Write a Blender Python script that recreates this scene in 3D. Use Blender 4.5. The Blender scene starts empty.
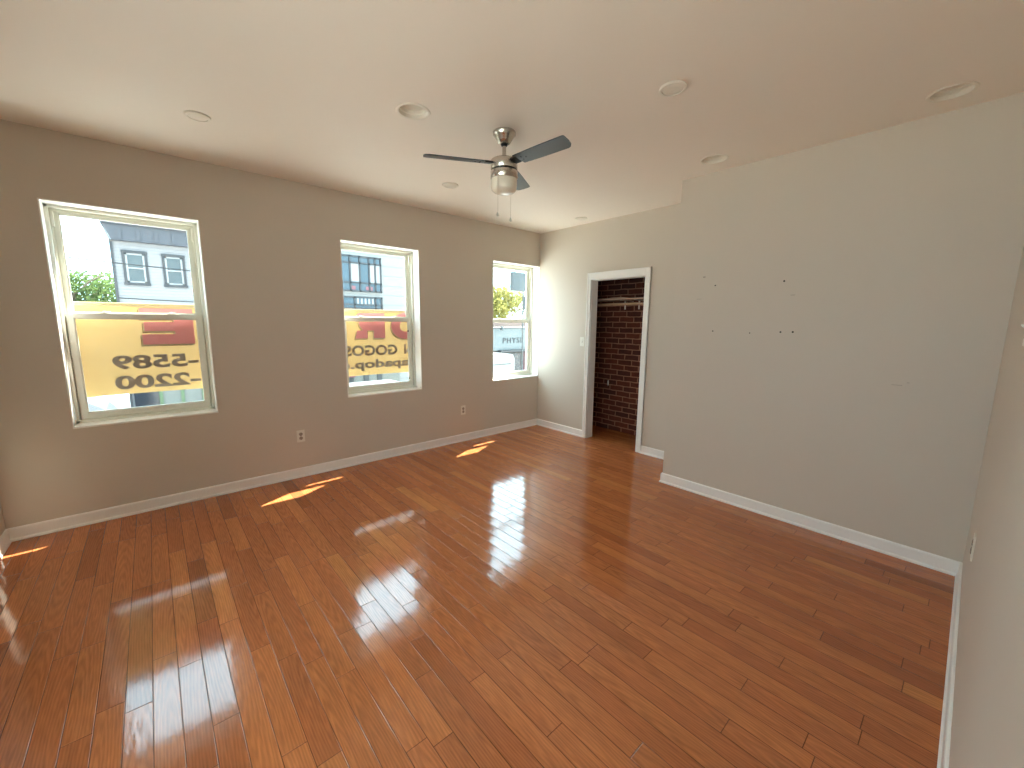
import bpy, bmesh, math, random
from mathutils import Vector, Matrix

# ------------------------------------------------------------------ scene, camera, light
scene = bpy.context.scene
COL = scene.collection
scene.view_settings.view_transform = 'Standard'
scene.view_settings.look = 'None'
scene.view_settings.gamma = 1.0
scene.view_settings.exposure = 0.10
try:
    scene.view_settings.use_curve_mapping = False
except Exception:
    pass
scene.cycles.max_bounces = 14
scene.cycles.diffuse_bounces = 9
scene.cycles.glossy_bounces = 5
scene.cycles.transmission_bounces = 8
scene.cycles.transparent_max_bounces = 16
scene.cycles.sample_clamp_indirect = 12.0
scene.cycles.caustics_reflective = False
scene.cycles.caustics_refractive = False

FPX, PITCH, YAW, ROLL, CZ = 407.16, 0.15118, 0.72353, 0.00956, 1.4932
cp, sp, cY, sY, cr, sr = math.cos(PITCH), math.sin(PITCH), math.cos(YAW), math.sin(YAW), math.cos(ROLL), math.sin(ROLL)
fw = Vector((sY * cp, cY * cp, -sp))
rt = Vector((cY, -sY, 0))
up = rt.cross(fw)
R_ = rt * cr + up * sr
U_ = up * cr - rt * sr
cam_data = bpy.data.cameras.new('camera')
cam = bpy.data.objects.new('camera', cam_data)
COL.objects.link(cam)
cam_data.sensor_fit = 'HORIZONTAL'
cam_data.sensor_width = 36.0
cam_data.lens = 36.0 * FPX / 1024.0
cam_data.clip_start = 0.02
cam_data.clip_end = 400
cam.matrix_world = Matrix(((R_.x, U_.x, -fw.x, 0), (R_.y, U_.y, -fw.y, 0), (R_.z, U_.z, -fw.z, CZ), (0, 0, 0, 1)))
scene.camera = cam

SUN_DIR = Vector((0.635, 0.33, 1.0)).normalized()
SUN_STRENGTH = 44.0
SKY_STRENGTH = 1.0
SKY_BASE = (2.5, 3.7, 4.4)       # clear sky
FILL_GLOW_DIR = Vector((-0.85, -0.35, 0.40)).normalized()
FILL_GLOW = (4.6, 5.0, 5.2)     # added glow in the sky, strengthens light through the left-hand wall windows
SKY_GLOW = (7.2, 10.2, 11.6)       # haze brightening towards the sun
sun_data = bpy.data.lights.new('sun', 'SUN')
sun = bpy.data.objects.new('sun', sun_data)
COL.objects.link(sun)
sun_data.energy = SUN_STRENGTH
sun_data.angle = math.radians(0.53)
sun_data.color = (1.0, 0.95, 0.84)
sun.rotation_euler = SUN_DIR.to_track_quat('Z', 'Y').to_euler()
sun.location = SUN_DIR * 60

world = bpy.data.worlds.new('daylight_sky')
scene.world = world
world.use_nodes = True
wt = world.node_tree
wt.nodes.clear()
w_out = wt.nodes.new('ShaderNodeOutputWorld')
w_bg = wt.nodes.new('ShaderNodeBackground')
w_tc = wt.nodes.new('ShaderNodeTexCoord')
w_dot = wt.nodes.new('ShaderNodeVectorMath'); w_dot.operation = 'DOT_PRODUCT'
w_dot.inputs[1].default_value = SUN_DIR
w_map = wt.nodes.new('ShaderNodeMapRange')      # -0.2 .. 1 towards the sun -> 0 .. 1
w_map.inputs['From Min'].default_value = -0.2
w_map.inputs['From Max'].default_value = 1.0
w_pow = wt.nodes.new('ShaderNodeMath'); w_pow.operation = 'POWER'; w_pow.inputs[1].default_value = 2.0
w_glow = wt.nodes.new('ShaderNodeVectorMath'); w_glow.operation = 'SCALE'
w_glow.inputs[0].default_value = SKY_GLOW
w_add = wt.nodes.new('ShaderNodeVectorMath'); w_add.operation = 'ADD'
w_add.inputs[1].default_value = SKY_BASE
wt.links.new(w_tc.outputs['Generated'], w_dot.inputs[0])
wt.links.new(w_dot.outputs['Value'], w_map.inputs['Value'])
wt.links.new(w_map.outputs['Result'], w_pow.inputs[0])
wt.links.new(w_pow.outputs[0], w_glow.inputs['Scale'])
wt.links.new(w_glow.outputs['Vector'], w_add.inputs[0])
c_dot = wt.nodes.new('ShaderNodeVectorMath'); c_dot.operation = 'DOT_PRODUCT'
c_dot.inputs[1].default_value = FILL_GLOW_DIR
c_map = wt.nodes.new('ShaderNodeMapRange')
c_map.inputs['From Min'].default_value = 0.0
c_pow = wt.nodes.new('ShaderNodeMath'); c_pow.operation = 'POWER'; c_pow.inputs[1].default_value = 2.0
c_glow = wt.nodes.new('ShaderNodeVectorMath'); c_glow.operation = 'SCALE'
c_glow.inputs[0].default_value = FILL_GLOW
c_add = wt.nodes.new('ShaderNodeVectorMath'); c_add.operation = 'ADD'
wt.links.new(w_tc.outputs['Generated'], c_dot.inputs[0])
wt.links.new(c_dot.outputs['Value'], c_map.inputs['Value'])
wt.links.new(c_map.outputs['Result'], c_pow.inputs[0])
wt.links.new(c_pow.outputs[0], c_glow.inputs['Scale'])
wt.links.new(w_add.outputs['Vector'], c_add.inputs[0])
wt.links.new(c_glow.outputs['Vector'], c_add.inputs[1])
wt.links.new(c_add.outputs['Vector'], w_bg.inputs['Color'])
w_bg.inputs['Strength'].default_value = SKY_STRENGTH
wt.links.new(w_bg.outputs[0], w_out.inputs[0])

# ------------------------------------------------------------------ room numbers (metres)
H = 2.70                    # ceiling
YW = 4.1425                 # inner face of the window wall
YO = 4.41                   # its outer face
XF = 4.1564                 # far wall with the closet door
XB = 3.5267                 # face of the bumped-out wall
YB = 1.8194                 # its outer corner
YR = -0.1049                # right-hand wall
XL = -0.8497                # left-hand wall
SILL, HEAD, WW = 0.715, 2.262, 0.84
WIN_X = (-0.053, 1.861, 3.738)
DY0, DY1, DZ = 2.487, 3.235, 2.022      # closet opening
XC = 4.77                   # brick at the back of the closet
STREET = -3.5

# ------------------------------------------------------------------ materials
def new_mat(name):
    m = bpy.data.materials.new(name)
    m.use_nodes = True
    nt = m.node_tree
    return m, nt, nt.nodes, nt.links, nt.nodes['Principled BSDF']

def paint(name, col, rough=0.5, var=0.04, scale=3.0, bump=0.0, bump_scale=250.0, metal=0.0, coat=0.0, spec=0.5):
    m, nt, N, L, P = new_mat(name)
    tc = N.new('ShaderNodeTexCoord')
    no = N.new('ShaderNodeTexNoise')
    no.inputs['Scale'].default_value = scale
    no.inputs['Detail'].default_value = 3
    L.new(tc.outputs['Object'], no.inputs['Vector'])
    mp = N.new('ShaderNodeMapRange')
    mp.inputs['To Min'].default_value = 1 - var
    mp.inputs['To Max'].default_value = 1 + var
    L.new(no.outputs['Fac'], mp.inputs['Value'])
    mx = N.new('ShaderNodeVectorMath'); mx.operation = 'SCALE'
    mx.inputs[0].default_value = col
    L.new(mp.outputs['Result'], mx.inputs['Scale'])
    L.new(mx.outputs['Vector'], P.inputs['Base Color'])
    P.inputs['Roughness'].default_value = rough
    P.inputs['Metallic'].default_value = metal
    P.inputs['Coat Weight'].default_value = coat
    P.inputs['Specular IOR Level'].default_value = spec
    if bump:
        b = N.new('ShaderNodeBump')
        b.inputs['Strength'].default_value = bump
        b.inputs['Distance'].default_value = 0.002
        n2 = N.new('ShaderNodeTexNoise')
        n2.inputs['Scale'].default_value = bump_scale
        L.new(tc.outputs['Object'], n2.inputs['Vector'])
        L.new(n2.outputs['Fac'], b.inputs['Height'])
        L.new(b.outputs['Normal'], P.inputs['Normal'])
    return m

def glass(name, tint=(0.97, 0.99, 0.985)):
    m = bpy.data.materials.new(name)
    m.use_nodes = True
    nt = m.node_tree
    N, L = nt.nodes, nt.links
    N.clear()
    out = N.new('ShaderNodeOutputMaterial')
    tr = N.new('ShaderNodeBsdfTransparent'); tr.inputs[0].default_value = (*tint, 1)
    gl = N.new('ShaderNodeBsdfGlossy'); gl.inputs['Roughness'].default_value = 0.0
    lw = N.new('ShaderNodeLayerWeight'); lw.inputs['Blend'].default_value = 0.5
    p5 = N.new('ShaderNodeMath'); p5.operation = 'POWER'; p5.inputs[1].default_value = 5.0
    L.new(lw.outputs['Facing'], p5.inputs[0])
    fr = N.new('ShaderNodeMath'); fr.operation = 'MULTIPLY_ADD'; fr.inputs[1].default_value = 0.9; fr.inputs[2].default_value = 0.04
    L.new(p5.outputs[0], fr.inputs[0])
    mi = N.new('ShaderNodeMixShader')
    L.new(fr.outputs[0], mi.inputs[0]); L.new(tr.outputs[0], mi.inputs[1]); L.new(gl.outputs[0], mi.inputs[2])
    L.new(mi.outputs[0], out.inputs[0])
    return m

def banner_mat(name, col, through=0.5):
    m = bpy.data.materials.new(name)
    m.use_nodes = True
    nt = m.node_tree
    N, L = nt.nodes, nt.links
    N.clear()
    out = N.new('ShaderNodeOutputMaterial')
    df = N.new('ShaderNodeBsdfDiffuse')
    tl = N.new('ShaderNodeBsdfTranslucent')
    mi = N.new('ShaderNodeMixShader'); mi.inputs[0].default_value = through
    tc = N.new('ShaderNodeTexCoord')
    no = N.new('ShaderNodeTexNoise'); no.inputs['Scale'].default_value = 4.0
    L.new(tc.outputs['Object'], no.inputs['Vector'])
    mp = N.new('ShaderNodeMapRange'); mp.inputs['To Min'].default_value = 0.93; mp.inputs['To Max'].default_value = 1.07
    L.new(no.outputs['Fac'], mp.inputs['Value'])
    mx = N.new('ShaderNodeVectorMath'); mx.operation = 'SCALE'
    mx.inputs[0].default_value = col
    L.new(mp.outputs['Result'], mx.inputs['Scale'])
    L.new(mx.outputs['Vector'], df.inputs['Color']); L.new(mx.outputs['Vector'], tl.inputs['Color'])
    L.new(df.outputs[0], mi.inputs[1]); L.new(tl.outputs[0], mi.inputs[2])
    L.new(mi.outputs[0], out.inputs[0])
    return m

def math_node(N, L, op, a, b=None, c=None):
    n = N.new('ShaderNodeMath'); n.operation = op
    for i, v in enumerate((a, b, c)):
        if v is None: continue
        if isinstance(v, (int, float)): n.inputs[i].default_value = v
        else: L.new(v, n.inputs[i])
    return n.outputs[0]

def oak_floor(name):
    m, nt, N, L, P = new_mat(name)
    BW = 0.0826
    tc = N.new('ShaderNodeTexCoord')
    sep = N.new('ShaderNodeSeparateXYZ'); L.new(tc.outputs['Object'], sep.inputs[0])
    M = lambda op, a, b=None, c=None: math_node(N, L, op, a, b, c)
    x, y = sep.outputs['X'], sep.outputs['Y']
    u = M('DIVIDE', M('ADD', x, 5.0), BW)
    row = M('FLOOR', u)
    fu = M('FRACT', u)
    wn = N.new('ShaderNodeTexWhiteNoise'); wn.noise_dimensions = '1D'; L.new(row, wn.inputs['W'])
    ln = M('MULTIPLY_ADD', wn.outputs['Value'], 0.45, 0.55)
    wn2 = N.new('ShaderNodeTexWhiteNoise'); wn2.noise_dimensions = '1D'; L.new(M('ADD', row, 71.3), wn2.inputs['W'])
    v = M('DIVIDE', M('ADD', M('ADD', y, 9.0), M('MULTIPLY', wn2.outputs['Value'], 3.0)), ln)
    # break the rhythm so neighbouring boards have unequal lengths
    idx = M('FLOOR', v)
    fv = M('FRACT', v)
    comb = N.new('ShaderNodeCombineXYZ'); L.new(row, comb.inputs[0]); L.new(idx, comb.inputs[1])
    wb = N.new('ShaderNodeTexWhiteNoise'); wb.noise_dimensions = '3D'; L.new(comb.outputs[0], wb.inputs['Vector'])
    board = wb.outputs['Value']
    bsep = N.new('ShaderNodeSeparateXYZ'); L.new(wb.outputs['Color'], bsep.inputs[0])
    ramp = N.new('ShaderNodeValToRGB')
    L.new(board, ramp.inputs['Fac'])
    el = ramp.color_ramp.elements
    el[0].position = 0.0; el[0].color = (0.330, 0.102, 0.037, 1)
    el[1].position = 1.0; el[1].color = (0.530, 0.196, 0.064, 1)
    for p_, c_ in ((0.07, (0.395, 0.124, 0.044, 1)), (0.45, (0.440, 0.143, 0.050, 1)), (0.88, (0.475, 0.160, 0.054, 1))):
        k = el.new(p_); k.color = c_
    # grain: noise and cathedral waves drawn out along the board
    gv = N.new('ShaderNodeCombineXYZ')
    L.new(M('ADD', x, M('MULTIPLY', bsep.outputs[0], 7.0)), gv.inputs[0])
    L.new(M('MULTIPLY', M('ADD', y, M('MULTIPLY', bsep.outputs[1], 31.0)), 0.085), gv.inputs[1])
    L.new(M('MULTIPLY', board, 17.0), gv.inputs[2])
    fine = N.new('ShaderNodeTexNoise'); fine.inputs['Scale'].default_value = 130; fine.inputs['Detail'].default_value = 4
    L.new(gv.outputs[0], fine.inputs['Vector'])
    wave = N.new('ShaderNodeTexWave'); wave.wave_type = 'RINGS'; wave.rings_direction = 'Z'
    wave.inputs['Scale'].default_value = 34; wave.inputs['Distortion'].default_value = 3.5
    wave.inputs['Detail'].default_value = 2; wave.inputs['Detail Scale'].default_value = 2.5
    cv = N.new('ShaderNodeCombineXYZ')      # flat-sawn cathedral rings centred somewhere on each board
    L.new(M('ADD', M('MULTIPLY', M('SUBTRACT', fu, 0.5), BW), M('MULTIPLY', M('SUBTRACT', bsep.outputs[0], 0.5), 0.10)), cv.inputs[0])
    L.new(M('MULTIPLY', M('MULTIPLY', M('SUBTRACT', fv, bsep.outputs[1]), ln), 0.075), cv.inputs[1])
    L.new(cv.outputs[0], wave.inputs['Vector'])
    big = N.new('ShaderNodeTexNoise'); big.inputs['Scale'].default_value = 10
    L.new(gv.outputs[0], big.inputs['Vector'])
    g = M('ADD', M('ADD', M('MULTIPLY', fine.outputs['Fac'], 0.62), M('MULTIPLY', wave.outputs['Fac'], 0.22)), M('MULTIPLY', big.outputs['Fac'], 0.55))
    gfac = M('ADD', g, 0.30)
    # knots: a few dark spots
    vor = N.new('ShaderNodeTexVoronoi'); vor.inputs['Scale'].default_value = 2.6
    kv = N.new('ShaderNodeCombineXYZ'); L.new(x, kv.inputs[0]); L.new(M('MULTIPLY', y, 0.7), kv.inputs[1])
    L.new(kv.outputs[0], vor.inputs['Vector'])
    knot = N.new('ShaderNodeMapRange'); knot.inputs['From Min'].default_value = 0.012; knot.inputs['From Max'].default_value = 0.04
    knot.inputs['To Min'].default_value = 0.35; knot.inputs['To Max'].default_value = 1.0
    L.new(vor.outputs['Distance'], knot.inputs['Value'])
    # gaps between boards
    eu = M('MULTIPLY', M('MINIMUM', fu, M('SUBTRACT', 1.0, fu)), BW)
    ev = M('MULTIPLY', M('MINIMUM', fv, M('SUBTRACT', 1.0, fv)), ln)
    edge = M('MINIMUM', eu, ev)
    gap = N.new('ShaderNodeMapRange'); gap.interpolation_type = 'SMOOTHSTEP'
    gap.inputs['From Min'].default_value = 0.0004; gap.inputs['From Max'].default_value = 0.0024
    L.new(edge, gap.inputs['Value'])
    gapcol = M('MULTIPLY_ADD', gap.outputs['Result'], 0.72, 0.28)
    tot = M('MULTIPLY', M('MULTIPLY', gfac, knot.outputs['Result']), gapcol)
    sc_ = N.new('ShaderNodeVectorMath'); sc_.operation = 'SCALE'
    L.new(ramp.outputs['Color'], sc_.inputs[0]); L.new(tot, sc_.inputs['Scale'])
    L.new(sc_.outputs['Vector'], P.inputs['Base Color'])
    rn = N.new('ShaderNodeTexNoise'); rn.inputs['Scale'].default_value = 5; rn.inputs['Detail'].default_value = 4
    L.new(tc.outputs['Object'], rn.inputs['Vector'])
    P.inputs['Specular IOR Level'].default_value = 0.5
    rr = N.new('ShaderNodeMapRange'); rr.inputs["To Min"].default_value = 0.06; rr.inputs["To Max"].default_value = 0.13
    L.new(rn.outputs['Fac'], rr.inputs['Value'])
    L.new(rr.outputs['Result'], P.inputs['Roughness'])
    # height: gaps, cupped and slightly tilted boards, raised grain
    cup = M('MULTIPLY', M('POWER', M('ABSOLUTE', M('SUBTRACT', fu, 0.5)), 2.0), 0.0011)
    tilt = M('MULTIPLY', M('MULTIPLY', M('SUBTRACT', fu, 0.5), M('SUBTRACT', bsep.outputs[2], 0.5)), 0.0011)
    lump = N.new('ShaderNodeTexNoise'); lump.inputs['Scale'].default_value = 38; lump.inputs['Detail'].default_value = 2
    lv = N.new('ShaderNodeCombineXYZ')
    L.new(x, lv.inputs[0]); L.new(M('MULTIPLY', y, 0.35), lv.inputs[1]); L.new(M('MULTIPLY', board, 9.0), lv.inputs[2])
    L.new(lv.outputs[0], lump.inputs['Vector'])
    hgt = M('ADD', M('ADD', M('MULTIPLY', gap.outputs['Result'], 0.0007), M('ADD', cup, tilt)),
            M('ADD', M('MULTIPLY', lump.outputs['Fac'], 0.00032), M('MULTIPLY', fine.outputs['Fac'], 0.00003)))
    b = N.new('ShaderNodeBump'); b.inputs['Strength'].default_value = 1.0; b.inputs['Distance'].default_value = 1.0
    L.new(hgt, b.inputs['Height'])
    L.new(b.outputs['Normal'], P.inputs['Normal'])
    return m

def brick_mat(name, c1, c2, mortar, axis='YZ', scale=1.0):
    m, nt, N, L, P = new_mat(name)
    tc = N.new('ShaderNodeTexCoord')
    sep = N.new('ShaderNodeSeparateXYZ'); L.new(tc.outputs['Object'], sep.inputs[0])
    cm = N.new('ShaderNodeCombineXYZ')
    if axis == 'SUM':
        L.new(math_node(N, L, 'ADD', sep.outputs['X'], sep.outputs['Y']), cm.inputs[0])
    else:
        L.new(sep.outputs[axis[0]], cm.inputs[0])
    L.new(sep.outputs['Z'], cm.inputs[1])
    wob = N.new('ShaderNodeTexNoise'); wob.inputs['Scale'].default_value = 9
    L.new(tc.outputs['Object'], wob.inputs['Vector'])
    add = N.new('ShaderNodeVectorMath'); add.operation = 'MULTIPLY_ADD'
    L.new(wob.outputs['Color'], add.inputs[0]); add.inputs[1].default_value = (0.018, 0.018, 0); L.new(cm.outputs[0], add.inputs[2])
    br = N.new('ShaderNodeTexBrick')
    br.inputs['Scale'].default_value = 1.0
    br.inputs['Brick Width'].default_value = 0.215 * scale
    br.inputs['Row Height'].default_value = 0.072 * scale
    br.inputs['Mortar Size'].default_value = 0.0075 * scale
    br.inputs['Mortar Smooth'].default_value = 0.3
    br.inputs['Color1'].default_value = (*c1, 1); br.inputs['Color2'].default_value = (*c2, 1); br.inputs['Mortar'].default_value = (*mortar, 1)
    L.new(add.outputs[0], br.inputs['Vector'])
    no = N.new('ShaderNodeTexNoise'); no.inputs['Scale'].default_value = 14; no.inputs['Detail'].default_value = 5
    L.new(tc.outputs['Object'], no.inputs['Vector'])
    mp = N.new('ShaderNodeMapRange'); mp.inputs['To Min'].default_value = 0.45; mp.inputs['To Max'].default_value = 1.4
    L.new(no.outputs['Fac'], mp.inputs['Value'])
    sc_ = N.new('ShaderNodeVectorMath'); sc_.operation = 'SCALE'
    L.new(br.outputs['Color'], sc_.inputs[0]); L.new(mp.outputs['Result'], sc_.inputs['Scale'])
    L.new(sc_.outputs['Vector'], P.inputs['Base Color'])
    P.inputs['Roughness'].default_value = 0.85
    b = N.new('ShaderNodeBump'); b.inputs['Strength'].default_value = 0.6; b.inputs['Distance'].default_value = 0.006; b.invert = True
    L.new(br.outputs['Fac'], b.inputs['Height']); L.new(b.outputs['Normal'], P.inputs['Normal'])
    return m

def siding_mat(name, col, pitch=0.14, axis='Z', depth=0.012):
    m, nt, N, L, P = new_mat(name)
    tc = N.new('ShaderNodeTexCoord')
    sep = N.new('ShaderNodeSeparateXYZ'); L.new(tc.outputs['Object'], sep.inputs[0])
    fr = math_node(N, L, 'FRACT', math_node(N, L, 'DIVIDE', sep.outputs[axis], pitch))
    lip = math_node(N, L, 'GREATER_THAN', fr, 0.12)
    mp = N.new('ShaderNodeMapRange'); mp.inputs['To Min'].default_value = 0.8; mp.inputs['To Max'].default_value = 1.0
    L.new(lip, mp.inputs['Value'])
    sc_ = N.new('ShaderNodeVectorMath'); sc_.operation = 'SCALE'; sc_.inputs[0].default_value = col
    L.new(mp.outputs['Result'], sc_.inputs['Scale'])
    L.new(sc_.outputs['Vector'], P.inputs['Base Color'])
    P.inputs['Roughness'].default_value = 0.6
    b = N.new('ShaderNodeBump'); b.inputs['Distance'].default_value = depth
    L.new(fr, b.inputs['Height']); L.new(b.outputs['Normal'], P.inputs['Normal'])
    return m

def brushed(name, col, rough=0.28):
    m = paint(name, col, rough, 0.08, 40, metal=1.0)
    m.node_tree.nodes['Principled BSDF'].inputs['Anisotropic'].default_value = 0.5
    return m

EXT = 0.20      # street-side colours darkened below true tone so daylight does not blow them out
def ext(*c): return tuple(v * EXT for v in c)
GREIGE = (0.62, 0.56, 0.48)
M = {
    'wall': paint('greige_wall_paint', GREIGE, 0.55, 0.025, 1.5, bump=0.12, bump_scale=180),
    'ceiling': paint('ceiling_paint', (0.85, 0.77, 0.68), 0.7, 0.02, 1.2, bump=0.10, bump_scale=120),
    'trim': paint('white_trim_paint', (0.88, 0.87, 0.84), 0.32, 0.02, 4),
    'vinyl': paint('white_window_vinyl', (0.76, 0.75, 0.66), 0.38, 0.02, 5),
    'plastic': paint('white_plastic', (0.82, 0.80, 0.72), 0.35, 0.01, 5),
    'black': paint('black_plastic', (0.015, 0.015, 0.017), 0.5, 0.05, 9),
    'hole': paint('dark_screw_hole', (0.03, 0.025, 0.022), 0.9, 0.05, 9),
    'scuff': paint('rubbed_wall_paint', (0.40, 0.35, 0.29), 0.7, 0.1, 40),
    'floor': oak_floor('varnished_oak_boards'),
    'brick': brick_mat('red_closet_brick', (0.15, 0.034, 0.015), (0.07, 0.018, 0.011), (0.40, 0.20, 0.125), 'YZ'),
    'facade': brick_mat('red_street_brick', (0.20, 0.07, 0.045), (0.15, 0.05, 0.03), (0.3, 0.25, 0.2), 'XZ'),
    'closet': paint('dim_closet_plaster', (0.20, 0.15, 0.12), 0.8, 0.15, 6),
    'shelf': paint('worn_pine_shelf', (0.42, 0.30, 0.22), 0.6, 0.15, 20),
    'rod': paint('wooden_closet_rod', (0.48, 0.32, 0.20), 0.45, 0.1, 30),
    'nickel': brushed('brushed_nickel', (0.60, 0.56, 0.50), 0.25),
    'blade': paint('grey_fan_blade', (0.060, 0.078, 0.088), 0.42, 0.12, 9),
    'blade_edge': paint('dark_blade_edge', (0.05, 0.05, 0.05), 0.4, 0.05, 9),
    'opal': paint('frosted_opal_glass', (0.82, 0.77, 0.66), 0.25, 0.01, 5),
    'can': paint('white_lamp_baffle', (0.80, 0.74, 0.64), 0.4, 0.02, 5),
    'lens': paint('white_diffuser_lens', (0.78, 0.72, 0.62), 0.5, 0.02, 5),
    'glass': glass('clear_window_glass'),
    'banner': banner_mat('yellow_vinyl_banner', (0.60, 0.40, 0.17), 0.10),
    'ink': banner_mat('grey_banner_ink', (0.34, 0.27, 0.235), 0.10),
    'red_ink': banner_mat('red_banner_ink', (0.95, 0.36, 0.38), 0.10),
    'shadow_ink': banner_mat('brown_banner_ink', (0.28, 0.17, 0.09), 0.10),
    'pale_ink': banner_mat('cream_banner_ink', (0.68, 0.53, 0.32), 0.10),
    'street': paint('sun_bleached_concrete', (0.46, 0.44, 0.41), 0.9, 0.12, 0.8),
    'walk': paint('pale_pavement', (0.50, 0.48, 0.45), 0.9, 0.1, 1.5),
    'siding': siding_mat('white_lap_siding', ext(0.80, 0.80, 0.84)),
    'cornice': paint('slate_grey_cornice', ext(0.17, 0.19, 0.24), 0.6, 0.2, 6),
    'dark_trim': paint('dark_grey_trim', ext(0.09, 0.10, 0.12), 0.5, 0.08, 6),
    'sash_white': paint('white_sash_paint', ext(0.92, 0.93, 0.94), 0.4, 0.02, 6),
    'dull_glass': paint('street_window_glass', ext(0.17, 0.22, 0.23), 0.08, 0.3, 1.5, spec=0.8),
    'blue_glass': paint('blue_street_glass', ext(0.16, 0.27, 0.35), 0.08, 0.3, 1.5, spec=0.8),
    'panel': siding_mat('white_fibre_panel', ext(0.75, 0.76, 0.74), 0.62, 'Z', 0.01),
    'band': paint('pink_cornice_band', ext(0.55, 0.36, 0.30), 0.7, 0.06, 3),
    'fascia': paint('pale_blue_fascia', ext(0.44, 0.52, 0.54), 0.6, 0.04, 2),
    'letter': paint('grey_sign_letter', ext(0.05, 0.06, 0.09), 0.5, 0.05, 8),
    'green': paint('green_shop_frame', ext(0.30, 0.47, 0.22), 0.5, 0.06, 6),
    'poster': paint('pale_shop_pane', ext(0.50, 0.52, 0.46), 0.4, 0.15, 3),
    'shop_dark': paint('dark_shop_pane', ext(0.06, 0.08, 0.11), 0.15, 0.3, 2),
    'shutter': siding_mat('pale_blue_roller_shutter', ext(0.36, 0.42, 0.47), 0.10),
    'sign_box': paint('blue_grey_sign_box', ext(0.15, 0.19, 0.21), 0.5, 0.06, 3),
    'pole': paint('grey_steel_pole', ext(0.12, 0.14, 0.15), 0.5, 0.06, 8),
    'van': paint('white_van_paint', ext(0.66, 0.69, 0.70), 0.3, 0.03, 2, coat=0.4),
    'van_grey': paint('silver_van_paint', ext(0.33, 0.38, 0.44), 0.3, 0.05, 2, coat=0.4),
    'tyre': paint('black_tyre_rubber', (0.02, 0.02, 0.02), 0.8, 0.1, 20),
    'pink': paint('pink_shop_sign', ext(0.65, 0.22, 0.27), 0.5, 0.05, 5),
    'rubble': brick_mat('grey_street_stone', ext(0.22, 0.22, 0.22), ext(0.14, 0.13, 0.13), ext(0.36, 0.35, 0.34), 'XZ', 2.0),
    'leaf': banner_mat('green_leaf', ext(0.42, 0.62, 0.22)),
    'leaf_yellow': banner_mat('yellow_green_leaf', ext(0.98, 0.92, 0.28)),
    'bark': paint('grey_bark', (0.16, 0.12, 0.09), 0.9, 0.2, 10),
    'wire': paint('black_cable', (0.012, 0.013, 0.015), 0.9, 0.05, 8),
}

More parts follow.
